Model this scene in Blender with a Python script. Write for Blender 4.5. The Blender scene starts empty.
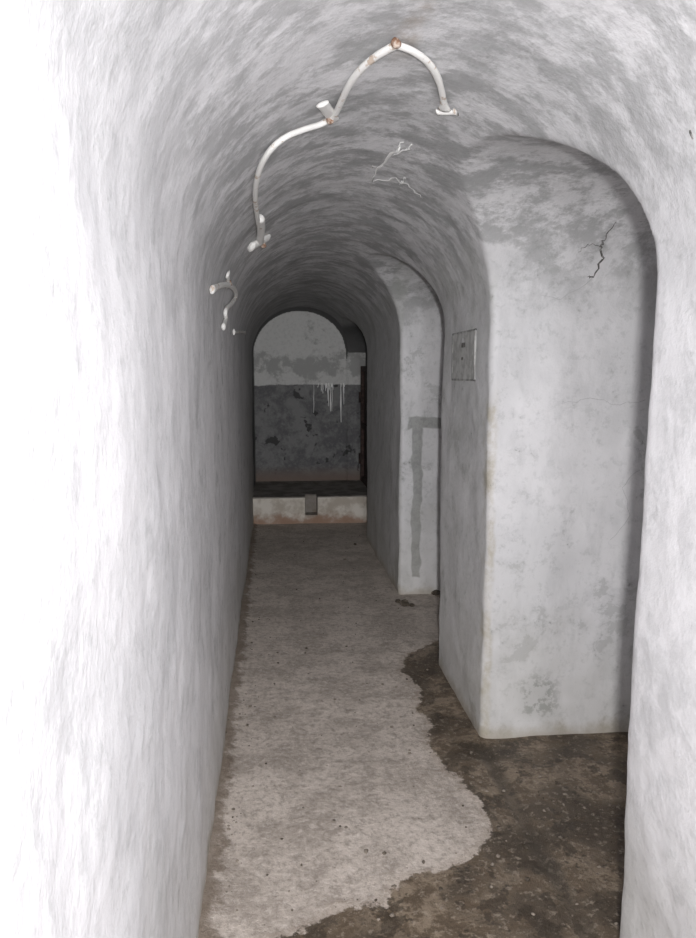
import bpy, bmesh, math, random
import numpy as np
from mathutils import Vector, noise, Matrix
from mathutils.bvhtree import BVHTree
random.seed(7)
scene=bpy.context.scene
try:
    scene.view_settings.view_transform='Standard'
    scene.view_settings.look='None'
except Exception as e: print(e)

# ------------------------------------------------------------ camera
F=720.0; H=1.5
PITCH=math.atan(94/F); YAW=math.atan(75/F*math.cos(PITCH))
cam_d=bpy.data.cameras.new("camera"); cam=bpy.data.objects.new("camera",cam_d)
scene.collection.objects.link(cam); scene.camera=cam
cam.location=(0,0,H); cam.rotation_euler=(math.pi/2-PITCH,0,-YAW)
cam_d.sensor_fit='VERTICAL'; cam_d.sensor_height=24; cam_d.lens=24*F/938; cam_d.clip_start=0.02
fw=Vector((math.sin(YAW)*math.cos(PITCH),math.cos(YAW)*math.cos(PITCH),-math.sin(PITCH)))
rt=Vector((math.cos(YAW),-math.sin(YAW),0)); up=rt.cross(fw)
CAM=Vector((0,0,H))
def ray(u,v): return (fw*F+rt*(u-348)+up*(469-v)).normalized()
def ground(u,v,z=0.0):
    d=ray(u,v); t=(z-H)/d.z; p=CAM+d*t; return p

# ------------------------------------------------------------ node helper
class G:
    def __init__(s,name):
        s.m=bpy.data.materials.new(name); s.m.use_nodes=True
        s.t=s.m.node_tree; s.t.nodes.clear()
        s.out=s.t.nodes.new('ShaderNodeOutputMaterial')
        s.b=s.t.nodes.new('ShaderNodeBsdfPrincipled')
        s.t.links.new(s.b.outputs[0],s.out.inputs[0])
        s.pos=s.t.nodes.new('ShaderNodeNewGeometry').outputs['Position']
        x=s.t.nodes.new('ShaderNodeSeparateXYZ'); s.L(s.pos,x.inputs[0])
        s.x,s.y,s.z=x.outputs
    def L(s,a,b): s.t.links.new(a,b)
    def put(s,sock,v):
        if isinstance(v,bpy.types.NodeSocket): s.L(v,sock)
        else: sock.default_value=v
    def M(s,op,a,b=0.0,c=None,clamp=False):
        n=s.t.nodes.new('ShaderNodeMath'); n.operation=op; n.use_clamp=clamp
        s.put(n.inputs[0],a); s.put(n.inputs[1],b)
        if c is not None: s.put(n.inputs[2],c)
        return n.outputs[0]
    def vs(s,v,sc):
        n=s.t.nodes.new('ShaderNodeVectorMath'); n.operation='MULTIPLY'
        s.L(v,n.inputs[0]); n.inputs[1].default_value=sc; return n.outputs[0]
    def va(s,v,o):
        n=s.t.nodes.new('ShaderNodeVectorMath'); n.operation='ADD'
        s.put(n.inputs[0],v); s.put(n.inputs[1],o); return n.outputs[0]
    def noise(s,scale,detail=5,rough=.6,vec=None,dist=0.0,color=False):
        n=s.t.nodes.new('ShaderNodeTexNoise'); n.inputs['Scale'].default_value=scale
        n.inputs['Detail'].default_value=detail; n.inputs['Roughness'].default_value=rough
        n.inputs['Distortion'].default_value=dist
        s.L(vec if vec is not None else s.pos,n.inputs['Vector'])
        return n.outputs['Color'] if color else n.outputs[0]
    def rng(s,v,a,b,c=0.0,d=1.0,smooth=True):
        n=s.t.nodes.new('ShaderNodeMapRange'); n.interpolation_type='SMOOTHSTEP' if smooth else 'LINEAR'
        s.put(n.inputs[0],v)
        for i,q in enumerate((a,b,c,d)): s.put(n.inputs[i+1],q)
        return n.outputs[0]
    def mix(s,f,a,b):
        n=s.t.nodes.new('ShaderNodeMix'); n.data_type='RGBA'
        s.put(n.inputs[0],f)
        for i,c in ((6,a),(7,b)):
            if isinstance(c,tuple) and len(c)==3: c=c+(1,)
            s.put(n.inputs[i],c)
        return n.outputs[2]
    def box(s,ax,lo,hi,soft):
        a=s.rng(ax,lo-soft,lo+soft); b=s.M('SUBTRACT',1.0,s.rng(ax,hi-soft,hi+soft))
        return s.M('MULTIPLY',a,b)
    def bump(s,h,strength,dist,prev=None):
        n=s.t.nodes.new('ShaderNodeBump'); n.inputs['Strength'].default_value=strength
        n.inputs['Distance'].default_value=dist; s.L(h,n.inputs['Height'])
        if prev is not None: s.L(prev,n.inputs['Normal'])
        return n.outputs[0]
    def fin(s,col,rough=.8,normal=None,spec=.3,metal=0.0):
        s.put(s.b.inputs['Base Color'],col if not (isinstance(col,tuple) and len(col)==3) else col+(1,))
        s.put(s.b.inputs['Roughness'],rough)
        s.b.inputs['Specular IOR Level'].default_value=spec
        s.b.inputs['Metallic'].default_value=metal
        if normal is not None: s.L(normal,s.b.inputs['Normal'])
        return s.m

WL,WR=-0.22,0.84        # corridor walls
CX=(WL+WR)/2; HW=(WR-WL)/2
SPR,RISE=1.72,0.50
R1=(1.57,2.75); R2=(3.56,4.74); R3=(6.45,8.3)
YB=8.3

def plaster(name,back=False):
    g=G(name)
    mid=g.noise(4.5,6,.74,dist=.2)
    wv=g.noise(9,1,.6,color=True)
    pw=g.va(g.va(g.pos,g.vs(wv,(.05,.05,.05))),(-.025,-.025,-.025))
    sx=g.t.nodes.new('ShaderNodeSeparateXYZ'); g.L(pw,sx.inputs[0])
    wx,wy,wz=sx.outputs
    big=g.noise(1.5,4,.65,dist=.3)
    fine=g.noise(26,4,.70)
    strv=g.vs(g.pos,(2.6,3.6,2.4)); strk=g.noise(1.9,6,.78,vec=strv)
    light=(.79,.782,.80); grey=(.47,.475,.485); dark=(.235,.24,.24)
    f1=g.rng(big,.42,.62); col=g.mix(g.M('MULTIPLY',f1,.30),light,grey)
    f2=g.rng(mid,.52,.60); col=g.mix(g.M('MULTIPLY',f2,.26),col,grey)
    f3=g.rng(fine,.52,.66); col=g.mix(g.M('MULTIPLY',f3,g.rng(big,.3,.6,.08,.34)),col,(.42,.43,.43))
    # thin limewash worn to the grey render, crisp edges
    fk=g.M('MULTIPLY',g.rng(mid,.595,.62),g.rng(g.y,1.2,3.0,.2,.75))
    col=g.mix(g.M('MULTIPLY',fk,.5),col,(.37,.375,.37))
    # vault: soot / damp grey brushing
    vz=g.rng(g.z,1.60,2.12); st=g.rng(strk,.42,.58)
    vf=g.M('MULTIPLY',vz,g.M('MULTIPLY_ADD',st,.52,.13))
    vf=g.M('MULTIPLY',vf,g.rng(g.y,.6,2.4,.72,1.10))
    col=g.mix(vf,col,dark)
    # soft vertical wash marks
    vv=g.vs(g.pos,(6.0,6.0,2.2)); vn=g.noise(1.8,4,.70,vec=vv)
    col=g.mix(g.M('MULTIPLY',g.rng(vn,.50,.64),.18),col,grey)
    # deep part of the passage painted darker, standing in for light fall-off
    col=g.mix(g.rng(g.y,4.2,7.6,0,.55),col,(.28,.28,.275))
    # corridor faces of the piers: green-grey damp
    pf=g.M('MULTIPLY',g.box(g.x,WR-.1,WR+.012,.01),g.rng(g.y,2.66,2.76))
    col=g.mix(g.M('MULTIPLY',pf,g.rng(mid,.3,.65,.05,.4)),col,(.46,.47,.44))
    # pale seep on pier arris
    e1=g.M('MULTIPLY',g.box(wx,WR+.0,WR+.034,.010),g.box(wy,2.66,2.82,.03))
    e1=g.M('MULTIPLY',e1,g.M('SUBTRACT',1.0,g.rng(g.z,1.38,1.5)))
    col=g.mix(g.M('MULTIPLY',e1,g.rng(mid,.42,.58,.15,.6)),col,(.42,.37,.27))
    # brown weep down from the strap fixing in the crown
    wp=g.M('MULTIPLY',g.box(wx,.28,.325,.015),g.box(wy,1.45,1.72,.08)); wp=g.M('MULTIPLY',wp,g.rng(g.z,1.9,2.0))
    col=g.mix(g.M('MULTIPLY',wp,g.rng(fine,.4,.6,.15,.6)),col,(.36,.31,.27))
    # cement T patch on second pier
    onp=g.box(g.y,R2[1]-.06,R2[1]+.05,.01)
    t1=g.M('MULTIPLY',g.box(wx,.895,1.25,.006),g.box(wz,1.14,1.225,.006))
    t2=g.M('MULTIPLY',g.box(wx,.925,.99,.006),g.box(wz,.12,1.16,.006))
    tm=g.M('MULTIPLY',onp,g.M('MAXIMUM',t1,t2))
    col=g.mix(g.M('MULTIPLY',tm,.75),col,g.mix(g.rng(fine,.4,.6),(.22,.225,.215),(.32,.325,.315)))
    # dark stipple + mould patch low on the pier face
    sp=g.rng(fine,.64,.70); sp=g.M('MULTIPLY',sp,g.M('MULTIPLY',g.rng(mid,.50,.60),g.rng(g.y,1.8,2.4)))
    col=g.mix(g.M('MULTIPLY',sp,.6),col,(.20,.20,.20))
    mp=g.M('MULTIPLY',g.M('MULTIPLY',g.box(wx,1.00,1.16,.04),g.box(wz,.08,.26,.04)),g.box(g.y,2.68,2.82,.02))
    col=g.mix(g.M('MULTIPLY',mp,g.rng(fine,.46,.56,.25,.85)),col,(.31,.32,.32))
    # dirt splash at base
    bz=g.M('MULTIPLY_ADD',mid,.20,g.M('MULTIPLY',g.z,-1.0))
    col=g.mix(g.rng(bz,.02,.11,0,.65),col,(.36,.30,.22))
    bz2=g.M('MULTIPLY_ADD',big,1.3,g.M('MULTIPLY',g.z,-1.0))
    col=g.mix(g.rng(bz2,.0,.6,0,.28),col,(.46,.44,.37))
    # walls and vault go near-black over the last stretch before the end wall
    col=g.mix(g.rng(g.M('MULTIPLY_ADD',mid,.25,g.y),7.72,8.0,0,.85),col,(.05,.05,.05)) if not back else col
    if back:
        lim=g.M('MULTIPLY_ADD',g.M('SUBTRACT',mid,.5),.07,1.39)
        low=g.M('SUBTRACT',1.0,g.rng(g.M('SUBTRACT',g.z,lim),-.008,.008))
        cl=g.M('ADD',g.M('MULTIPLY',g.box(g.z,1.50,1.74,.10),.11),g.M('MULTIPLY_ADD',mid,.5,g.M('MULTIPLY',big,.5)))
        up_=g.mix(g.rng(cl,.56,.62,0,.8),(.56,.56,.55),(.29,.29,.285))
        up_=g.mix(g.rng(fine,.45,.7,0,.4),up_,(.36,.36,.36))
        lo_=g.mix(g.rng(mid,.42,.60),(.11,.11,.115),(.20,.20,.20))
        lo_=g.mix(g.rng(fine,.5,.7,0,.5),lo_,(.25,.25,.25))
        lo_=g.mix(g.rng(g.noise(6,3,.6),.60,.65),lo_,(.045,.045,.045))
        lo_=g.mix(g.M('SUBTRACT',1.0,g.rng(g.z,.3,.48)),lo_,(.17,.13,.11))
        col=g.mix(low,up_,lo_)
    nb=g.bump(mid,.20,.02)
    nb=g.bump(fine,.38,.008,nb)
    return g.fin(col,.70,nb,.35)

mat_wall=plaster("limewashed_plaster"); mat_back=plaster("damp_end_wall_plaster",True)

# ------------------------------------------------------------ excavate the tunnel void
def arch_prof(c,hw,spr,rise,zb,n=40):
    pts=[(c-hw,zb),(c+hw,zb)]
    for i in range(n+1):
        a=math.pi*i/n
        pts.append((c+hw*math.cos(a),spr+rise*math.sin(a)))
    return pts
def prism(name,pts,axis,a0,a1):
    bm=bmesh.new(); A=[];B=[]
    for p in pts:
        if axis=='y': A.append(bm.verts.new((p[0],a0,p[1]))); B.append(bm.verts.new((p[0],a1,p[1])))
        else: A.append(bm.verts.new((a0,p[0],p[1]))); B.append(bm.verts.new((a1,p[0],p[1])))
    n=len(pts); bm.faces.new(A); bm.faces.new(B[::-1])
    for i in range(n): bm.faces.new((A[i],B[i],B[(i+1)%n],A[(i+1)%n]))
    bmesh.ops.recalc_face_normals(bm,faces=bm.faces)
    me=bpy.data.meshes.new(name); bm.to_mesh(me); bm.free()
    o=bpy.data.objects.new(name,me); scene.collection.objects.link(o); return o
main=prism("void",arch_prof(CX,HW,SPR,RISE,-.10),'y',-1.6,YB)
def recess(r,depth,zb,apex):
    c=(r[0]+r[1])/2; hw=(r[1]-r[0])/2
    return prism("cut",arch_prof(c,hw,SPR-.005,apex-SPR+.005,zb),'x',CX+.02,depth)
cuts=[recess(R1,2.3,-.11,2.155),recess(R2,2.1,-.12,2.165),
      prism("cut",arch_prof((6.45+8.28)/2,(8.28-6.45)/2,1.62,.45,-.13),'x',CX+.02,1.06)]
for c in cuts:
    md=main.modifiers.new("b",'BOOLEAN'); md.operation='UNION'; md.solver='EXACT'; md.object=c
rm=main.modifiers.new("r",'REMESH'); rm.mode='VOXEL'; rm.voxel_size=.013
dg=bpy.context.evaluated_depsgraph_get()
vm=bpy.data.meshes.new_from_object(main.evaluated_get(dg))
for c in cuts+[main]: bpy.data.objects.remove(c)
bm=bmesh.new(); bm.from_mesh(vm)
bmesh.ops.smooth_vert(bm,verts=bm.verts,factor=.2,use_axis_x=True,use_axis_y=True,use_axis_z=True)
bm.normal_update()
newp=[]
for v in bm.verts:
    p=v.co
    d=.009*noise.noise(p*1.7)+.005*noise.noise(p*4.6)+.0022*noise.noise(p*13)+.0010*noise.noise(p*28)
    newp.append(p+v.normal*d)
for v,p in zip(bm.verts,newp): v.co=p
bmesh.ops.delete(bm,geom=[f for f in bm.faces if f.calc_center_median().z<-.05],context='FACES')
bmesh.ops.reverse_faces(bm,faces=bm.faces)
bm.normal_update()
BV=BVHTree.FromBMesh(bm)
def cls(f):
    c=f.calc_center_median()
    if c.y>YB-.06 and abs(f.normal.y)>.6: return "wall_back"
    if c.y<-1.5 and abs(f.normal.y)>.6: return "wall_front"
    if c.z>SPR: return "ceiling"
    return "wall_left" if c.x<0.1 else "wall_right"
groups={}
for f in bm.faces: groups.setdefault(cls(f),[]).append([v.index for v in f.verts])
co=[v.co.copy() for v in bm.verts]; no=[v.normal.copy() for v in bm.verts]
bm.free()
for k,fs in groups.items():
    idx={}; vs=[]; ns=[]; ff=[]
    for f in fs:
        q=[]
        for i in f:
            if i not in idx: idx[i]=len(vs); vs.append(co[i]); ns.append(no[i])
            q.append(idx[i])
        ff.append(q)
    me=bpy.data.meshes.new(k); me.from_pydata(vs,[],ff); me.update()
    me.polygons.foreach_set("use_smooth",[True]*len(me.polygons))
    me.normals_split_custom_set_from_vertices([tuple(n) for n in ns])
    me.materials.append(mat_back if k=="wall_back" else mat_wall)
    o=bpy.data.objects.new(k,me); scene.collection.objects.link(o)

# ------------------------------------------------------------ floor
edge_px=[(452,640),(432,642),(405,656),(402,672),(422,690),(416,708),(432,722),(428,745),(445,768),(470,790),(488,815),(490,838),(470,856),(440,872),(402,876),(388,905),(340,908),(300,932),(230,960)]
edge=[ground(u,v) for u,v in edge_px]
poly=[(p.x,p.y) for p in edge]+[(-.5,.9),(-.5,-2),(3,-2),(3,3.55),(.95,3.55)]
def inside(x,y):
    c=False; n=len(poly)
    for i in range(n):
        x1,y1=poly[i]; x2,y2=poly[(i+1)%n]
        if (y1>y)!=(y2>y) and x<(x2-x1)*(y-y1)/(y2-y1)+x1: c=not c
    return c
def sdist(x,y):
    d=9
    for i in range(len(edge)-1):
        ax,ay=edge[i].x,edge[i].y; bx,by=edge[i+1].x,edge[i+1].y
        dx,dy=bx-ax,by-ay; t=max(0,min(1,((x-ax)*dx+(y-ay)*dy)/(dx*dx+dy*dy)))
        d=min(d,math.hypot(x-ax-t*dx,y-ay-t*dy))
    return d if inside(x,y) else -d
st=.025; xs=np.arange(-.35,2.45,st); ys=np.arange(-1.7,8.5,st)
V=[];W=[]
for y in ys:
    for x in xs:
        s=sdist(x,y) if y<4 else -.5
        s=max(-.5,min(.5,s))
        z=.006*noise.noise(Vector((x*2.2,y*2.2,0)))+.0035*noise.noise(Vector((x*8,y*8,3)))
        z-=.012*math.exp(-((x-.83)/.03)**2)*(1 if y<2.7 else 0)
        z+=.012*math.exp(-((x-WL)/.05)**2)
        V.append((x,y,z)); W.append(s+.5)
nx=len(xs)
Fc=[(j*nx+i,j*nx+i+1,(j+1)*nx+i+1,(j+1)*nx+i) for j in range(len(ys)-1) for i in range(nx-1)]
me=bpy.data.meshes.new("floor"); me.from_pydata(V,[],Fc); me.update()
at=me.attributes.new("wet",'FLOAT','POINT'); at.data.foreach_set("value",W)
me.polygons.foreach_set("use_smooth",[True]*len(me.polygons))
fl=bpy.data.objects.new("floor",me); scene.collection.objects.link(fl)
g=G("dusty_wet_concrete")
a=g.t.nodes.new('ShaderNodeAttribute'); a.attribute_name="wet"
n1=g.noise(14,6,.74); n2=g.noise(3.5,6,.7); n3=g.noise(40,5,.75)
wet=g.M('ADD',a.outputs['Fac'],g.M('MULTIPLY',g.M('SUBTRACT',n1,.5),.13))
wetm=g.rng(wet,.495,.508)
dry=g.mix(g.rng(n2,.40,.60),(.60,.53,.475),(.43,.375,.33))
dry=g.mix(g.rng(n1,.50,.62,0,.45),dry,(.32,.275,.24))
dry=g.mix(g.rng(n3,.50,.62,0,.5),dry,(.26,.225,.19))
dry=g.mix(g.rng(n3,.36,.48,.4,0),dry,(.76,.70,.65))
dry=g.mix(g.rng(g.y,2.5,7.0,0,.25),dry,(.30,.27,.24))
lw=g.M('MULTIPLY_ADD',n1,.16,g.M('MULTIPLY',g.x,-1.0))
dry=g.mix(g.rng(lw,.24,.28,0,.65),dry,(.15,.11,.075))
fr=g.M('SUBTRACT',1.0,g.rng(g.M('ABSOLUTE',g.M('SUBTRACT',wet,.49)),0,.03))
dry=g.mix(g.M('MULTIPLY',fr,.3),dry,(.36,.29,.23))
wc=g.mix(g.rng(n1,.44,.56),(.12,.088,.06),(.26,.205,.15))
wc=g.mix(g.rng(n2,.47,.56,0,.8),wc,(.05,.037,.026))
wc=g.mix(g.rng(n3,.54,.62,0,.5),wc,(.40,.34,.275))
wc=g.mix(g.rng(g.noise(8,4,.75),.54,.58,0,.65),wc,(.04,.03,.021))
gut=g.M('MULTIPLY',g.box(g.x,.80,.86,.015),g.M('SUBTRACT',1.0,g.rng(g.y,2.66,2.72)))
wc=g.mix(g.M('MULTIPLY',gut,.55),wc,(.05,.04,.03))
col=g.mix(wetm,dry,wc)
rgh=g.M('ADD',g.M('MULTIPLY',wetm,-.42),.88)
nb=g.bump(n1,.6,.014); nb=g.bump(n3,.6,.007,nb)
me.materials.append(g.fin(col,rgh,nb,.4))

# ------------------------------------------------------------ simple materials
g=G("flaked_white_paint"); n=g.noise(28,3,.6)
mat_paint=g.fin(g.mix(g.rng(n,.58,.66),(.86,.85,.83),(.58,.48,.40)),.6)
g=G("rust"); n=g.noise(60,4,.7)
mat_rust=g.fin(g.mix(g.rng(n,.4,.6),(.25,.14,.09),(.60,.50,.43)),.85,g.bump(n,.6,.004))
g=G("rusty_frame"); n=g.noise(25,4,.7)
mat_frame=g.fin(g.mix(g.rng(n,.4,.6),(.035,.024,.022),(.075,.05,.045)),.85)
g=G("rusty_door_steel"); n=g.noise(12,4,.7)
mat_door=g.fin(g.mix(g.rng(n,.4,.6),(.03,.022,.02),(.07,.045,.04)),.7,g.bump(n,.5,.004))
g=G("crack_shadow_soil"); n=g.noise(50,3,.6); mat_crack=g.fin(g.mix(g.rng(n,.45,.6),(.11,.105,.10),(.28,.27,.26)),.95)
g=G("hairline"); mat_hair=g.fin((.46,.46,.47),.95)
g=G("lime_deposit"); mat_lime=g.fin((.88,.88,.87),.7)
g=G("stone_grit"); n=g.noise(9,3,.6)
mat_stone=g.fin(g.mix(g.rng(n,.42,.58),(.08,.065,.05),(.28,.24,.20)),.85)
g=G("bench_render"); n=g.noise(6,6,.65)
c=g.mix(g.rng(n,.4,.62),(.70,.66,.60),(.48,.43,.37))
c=g.mix(g.rng(g.M('MULTIPLY_ADD',n,.25,g.M('MULTIPLY',g.z,-1.0)),.0,.10,0,.8),c,(.30,.17,.11))
c=g.mix(g.rng(g.z,.262,.272),c,g.mix(g.rng(n,.4,.6),(.16,.145,.13),(.27,.25,.23)))
nk=g.M('MULTIPLY',g.box(g.x,.305,.435,.004),g.M('SUBTRACT',1.0,g.rng(g.z,.272,.278)))
nk=g.M('MULTIPLY',nk,g.rng(g.z,.06,.10))
c=g.mix(g.M('MULTIPLY',nk,.7),c,(.12,.10,.09))
mat_bench=g.fin(c,.85,g.bump(n,.5,.02))
g=G("cement_plate"); n=g.noise(25,4,.6)
mat_cem=g.fin(g.mix(g.rng(n,.4,.6),(.40,.40,.39),(.54,.54,.53)),.9,g.bump(n,.5,.006))
g=G("cement_plate_rim"); n=g.noise(25,3,.6)
mat_rim=g.fin(g.mix(g.rng(n,.4,.6),(.27,.27,.265),(.46,.46,.45)),.9)

def obj(name,bm,mat,smooth=True,parent=None):
    me=bpy.data.meshes.new(name); bm.to_mesh(me); bm.free()
    if smooth: me.polygons.foreach_set("use_smooth",[True]*len(me.polygons))
    me.materials.append(mat); o=bpy.data.objects.new(name,me); scene.collection.objects.link(o)
    if parent: o.parent=parent
    return o
def empty(name,loc=(0,0,0)):
    o=bpy.data.objects.new(name,None); o.empty_display_size=.05; scene.collection.objects.link(o); return o
def hit(u,v):
    d=ray(u,v); l,n,i,t=BV.ray_cast(CAM,d); return l,n
def catmull(P,k=6):
    out=[]; Q=[P[0]]+P+[P[-1]]
    for i in range(1,len(Q)-2):
        for j in range(k):
            t=j/k; a,b,c,d=Q[i-1],Q[i],Q[i+1],Q[i+2]
            out.append(.5*((2*b)+(c-a)*t+(2*a-5*b+4*c-d)*t*t+(3*b-a-3*c+d)*t**3))
    out.append(P[-1]); return out
def ribbon(bm,path,nrm,wid,th):
    prev=None; N=12
    for i,p in enumerate(path):
        t=(path[min(i+1,len(path)-1)]-path[max(i-1,0)]).normalized()
        n=nrm[i]; s=t.cross(n).normalized(); n2=s.cross(t).normalized()
        w=wid[i] if isinstance(wid,list) else wid
        h=th[i] if isinstance(th,list) else th
        ring=[bm.verts.new(p+s*w*math.cos(2*math.pi*k/N)+n2*h*math.sin(2*math.pi*k/N)) for k in range(N)]
        if prev:
            for k in range(N): bm.faces.new((prev[k],prev[(k+1)%N],ring[(k+1)%N],ring[k]))
        else: bm.faces.new(ring[::-1])
        prev=ring
    bm.faces.new(prev)

# ------------------------------------------------------------ broken painted cable strap on vault
def strap(parent,name,px,w0,w1,off,mat=None,flareA=1,flareB=1,k=8):
    P=[];Nn=[]
    for u,v in px:
        l,n=hit(u,v); P.append(l+n*off); Nn.append(n)
    # relax so the metal reads as a smooth bent strip
    for _ in range(2):
        P=[P[0]]+[P[i]*.6+(P[i-1]+P[i+1])*.2 for i in range(1,len(P)-1)]+[P[-1]]
    path=catmull(P,k); nr=[x.normalized() for x in catmull(Nn,k)]
    m=len(path); wd=[]
    for i in range(m):
        t=i/(m-1); w=w0+.0012*noise.noise(path[i]*20)
        w*=1+flareA*math.exp(-(t/.05)**2)+flareB*math.exp(-((1-t)/.06)**2)
        wd.append(w)
    bm=bmesh.new(); ribbon(bm,path,nr,wd,w1)
    bmesh.ops.recalc_face_normals(bm,faces=bm.faces)
    return obj(name,bm,mat or mat_paint,parent=parent)
cs=empty("cable_strap")
strap(cs,"strap_long",[(257,243),(260,230),(253,212),(249,188),(254,164),(264,145),(279,131),(300,123),(324,121),(336,112),(338,98),(345,80),(358,62),(374,48),(396,38)],.009,.008,.014,flareA=.5,flareB=.2)
strap(cs,"strap_short",[(396,38),(412,41),(430,53),(440,70),(444,86),(446,104)],.009,.007,.014,flareA=.2,flareB=1.0)
strap(cs,"end_tab",[(439,107),(448,108),(458,107)],.008,.006,.014)
strap(cs,"end_flare",[(249,245),(257,240),(265,236)],.026,.014,.012,flareA=.0,flareB=.0)
strap(cs,"flare_neck",[(257,240),(261,228),(258,215)],.016,.016,.014,flareA=.7,flareB=-.2)
strap(cs,"fixing_plate",[(321,100),(328,108),(333,116)],.016,.006,.010,flareA=.1,flareB=.1)
def blob(name,u,v,r,off,mat,par):
    l,n=hit(u,v); bm=bmesh.new(); bmesh.ops.create_icosphere(bm,subdivisions=3,radius=r)
    for q in bm.verts: q.co*=1+.3*noise.noise(q.co*90)
    bmesh.ops.translate(bm,verts=bm.verts,vec=l+n*off); return obj(name,bm,mat,parent=par)
blob("bolt_crown",396,36,.011,.014,mat_rust,cs)
blob("bolt_mid",328,113,.011,.018,mat_rust,cs)
blob("bolt_end",259,240,.014,.028,mat_rust,cs)
cs2=empty("cable_hook")
strap(cs2,"hook_bow",[(208,289),(216,283),(226,281),(234,287),(236,297),(229,304),(221,307),(220,313),(226,317),(220,327)],.011,.009,.014,flareA=.4,flareB=.4)
strap(cs2,"hook_stem",[(225,284),(226,278),(225,273)],.009,.006,.012)
strap(cs2,"hook_scrap",[(232,332),(238,331),(244,332)],.009,.006,.010)
blob("hook_bolt",226,282,.014,.012,mat_rust,cs2)

# ------------------------------------------------------------ cracks & lime runs in plaster
def crack(bm,px,w,off=.0005,jit=2.0,sub=4):
    pts=[]
    for (a,b),(c,d) in zip(px[:-1],px[1:]):
        for j in range(sub):
            t=j/sub; pts.append((a+(c-a)*t+random.uniform(-jit,jit)*(j>0),b+(d-b)*t+random.uniform(-jit,jit)*(j>0)))
    pts.append(px[-1]); P=[];Nn=[]
    for u,v in pts:
        l,n=hit(u,v)
        if l is None: continue
        P.append(l+n*off); Nn.append(n)
    m=len(P); wd=[max(.0004,w*math.sin(math.pi*(i+.5)/m)**.5*random.uniform(.5,1.3)) for i in range(m)]
    ribbon(bm,P,Nn,wd,.001)
bm=bmesh.new()
crack(bm,[(616,222),(606,238),(600,246),(604,258),(594,276),(587,277)],.0038,sub=5)
crack(bm,[(600,246),(588,244),(578,252)],.0012)
crack(bm,[(690,130),(693,139)],.003)
obj("plaster_crack",bm,mat_crack)
bm=bmesh.new()
crack(bm,[(594,276),(560,300),(540,296)],.0007)
crack(bm,[(645,400),(620,405),(590,398),(560,404)],.0007)
crack(bm,[(640,470),(622,488),(630,515),(610,540)],.0007)
obj("plaster_hairline",bm,mat_hair)
bm=bmesh.new()
for pth,w in (([(404,142),(394,152),(380,166),(372,182)],.0055),([(392,156),(406,150),(412,144)],.004),([(372,182),(392,178),(408,184),(422,200)],.005),([(384,166),(372,168)],.004),([(400,184),(406,178)],.003)):
    crack(bm,pth,w,.0004,2.2,5)
for i in range(20):
    u=random.choice((random.gauss(327,5),random.gauss(341,5))); v0=383
    ln=random.choice((5,8,10,14,22,40))*random.uniform(.6,1.1)
    crack(bm,[(u,v0),(u+random.uniform(-1,1),v0+ln)],random.uniform(.003,.0075),.002,.3,4)
bmesh.ops.recalc_face_normals(bm,faces=bm.faces)
obj("lime_runs",bm,mat_lime)

# ------------------------------------------------------------ plate on pier side
def rbox(bm,lo,hi,bev=.004):
    r=bmesh.ops.create_cube(bm,size=1)['verts']
    for v in r: v.co=Vector([lo[i]+(v.co[i]+.5)*(hi[i]-lo[i]) for i in range(3)])
    es=list({e for v in r for e in v.link_edges})
    bmesh.ops.bevel(bm,geom=es,offset=bev,segments=2,affect='EDGES',profile=.5)
ip=empty("inspection_plate")
bm=bmesh.new(); rbox(bm,(WR-.008,2.96,1.48),(WR+.02,3.32,1.685)); 
obj("plate",bm,mat_cem,False,ip)
bm=bmesh.new()
for a,b,c,d in ((2.95,3.33,1.475,1.483),(2.95,3.33,1.682,1.69),(2.95,2.962,1.475,1.69),(3.318,3.33,1.475,1.69)):
    rbox(bm,(WR-.0095,a,c),(WR+.02,b,d),.002)
obj("rim",bm,mat_rim,False,ip)
bm=bmesh.new()
rbox(bm,(WR-.0105,3.10,1.62),(WR-.004,3.16,1.64),.002); rbox(bm,(WR-.0105,3.13,1.565),(WR-.004,3.155,1.578),.002)
obj("hole_marks",bm,mat_crack,False,ip)

# ------------------------------------------------------------ end bench / ledge with drain notch
bm=bmesh.new(); zt=.28; x0,x1=WL-.012,1.055; n0,n1_=.31,.43; yf=7.2; yb=8.30
def slab(a,b,z0,z1,y0=yf,y1=yb): rbox(bm,(a,y0,z0),(b,y1,z1),.008)
slab(x0,n0,-.01,zt); slab(n1_,x1,-.01,zt); slab(n0-.01,n1_+.01,-.01,.09); slab(n0-.01,n1_+.01,.08,zt-.002,yf+.14)
be=obj("concrete_bench",bm,mat_bench,False)
# ------------------------------------------------------------ rusty steel door leaf in the last recess
dr=empty("steel_door")
bm=bmesh.new(); rbox(bm,(1.025,6.62,.30),(1.045,8.20,1.56)); obj("leaf",bm,mat_door,False,dr)
bm=bmesh.new()
for y in (6.62,8.14): rbox(bm,(.99,y,.29),(1.03,y+.06,1.60))
for z in (.29,.90,1.54): rbox(bm,(.995,6.62,z),(1.03,8.20,z+.055))
obj("frame",bm,mat_frame,False,dr)
bm=bmesh.new()
for z in (.55,1.25):
    r=bmesh.ops.create_cone(bm,cap_ends=True,segments=16,radius1=.018,radius2=.018,depth=.12)['verts']
    bmesh.ops.translate(bm,verts=r,vec=(.985,8.17,z))
obj("hinges",bm,mat_door,True,dr)

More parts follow.
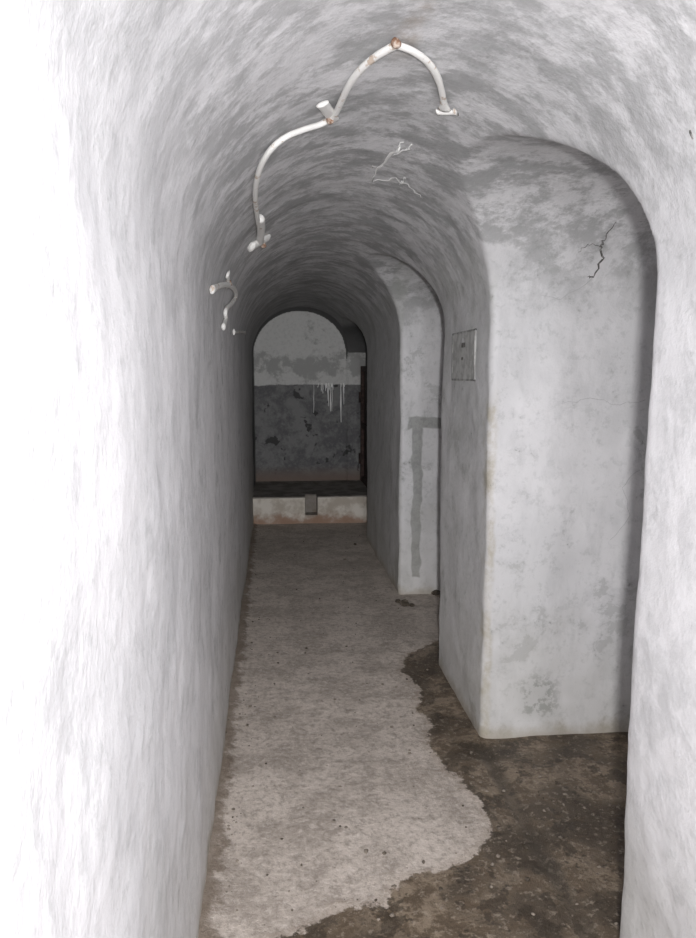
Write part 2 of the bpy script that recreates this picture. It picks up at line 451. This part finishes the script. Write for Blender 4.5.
# ------------------------------------------------------------ grit and rubble
bm=bmesh.new()
def stone(x,y,r,zs=.6):
    s=bmesh.ops.create_icosphere(bm,subdivisions=1 if r<.008 else 2,radius=r)['verts']
    q=Vector((random.random()*9,random.random()*9,0))
    sx,sy=random.uniform(.7,1.3),random.uniform(.7,1.3)
    for v in s:
        v.co*=1+.5*noise.noise(v.co/r*.9+q); v.co.x*=sx; v.co.y*=sy; v.co.z*=zs
        v.co+=Vector((x,y,r*zs*.55))
for i in range(800):
    y=.9+6.2*random.random()**1.3
    if random.random()<.4: x=WL+.015+abs(random.gauss(0,.04))
    else: x=random.uniform(WL+.02,WR-.02)
    stone(x,y,random.choice((.002,.0025,.003,.004,.005,.007)))
for i in range(260): stone(random.uniform(.7,1.6),random.uniform(1.3,2.65),random.choice((.003,.004,.005,.007)))
for (u,v,r) in [(405,605,.034),(398,602,.022),(412,606,.02),(436,594,.034),(434,590,.022),(440,596,.028),(366,852,.009),(224,735,.016),(228,722,.012),(222,744,.010),(355,545,.016),(345,560,.012),(300,640,.008),(335,700,.007)]:
    p=ground(u,v); stone(p.x,p.y,r)
obj("rubble_grit",bm,mat_stone,False)

# ------------------------------------------------------------ light : phone flash plus an added fill lamp, falloff softened
def point_lamp(name,loc,energy,rad,mode,col=(1,1,1)):
    ld=bpy.data.lights.new(name,'POINT'); ld.energy=energy; ld.shadow_soft_size=rad; ld.color=col
    if mode:
        ld.use_nodes=True; t=ld.node_tree; e=[n for n in t.nodes if n.type=='EMISSION'][0]
        f=t.nodes.new('ShaderNodeLightFalloff'); f.inputs['Strength'].default_value=1
        t.links.new(f.outputs[mode],e.inputs['Strength'])
    o=bpy.data.objects.new(name,ld); o.location=loc; scene.collection.objects.link(o); return o
point_lamp("flash_lamp",(.06,-.05,1.56),54,.03,'Linear',(1,.99,.985))
point_lamp("fill_lamp",(.30,-.9,1.5),18,.12,'Linear',(.97,.98,1.0))  # added fill behind the camera, not a real source in the passage
w=bpy.data.worlds.new("world"); scene.world=w; w.use_nodes=True
w.node_tree.nodes['Background'].inputs[0].default_value=(.05,.05,.05,1)
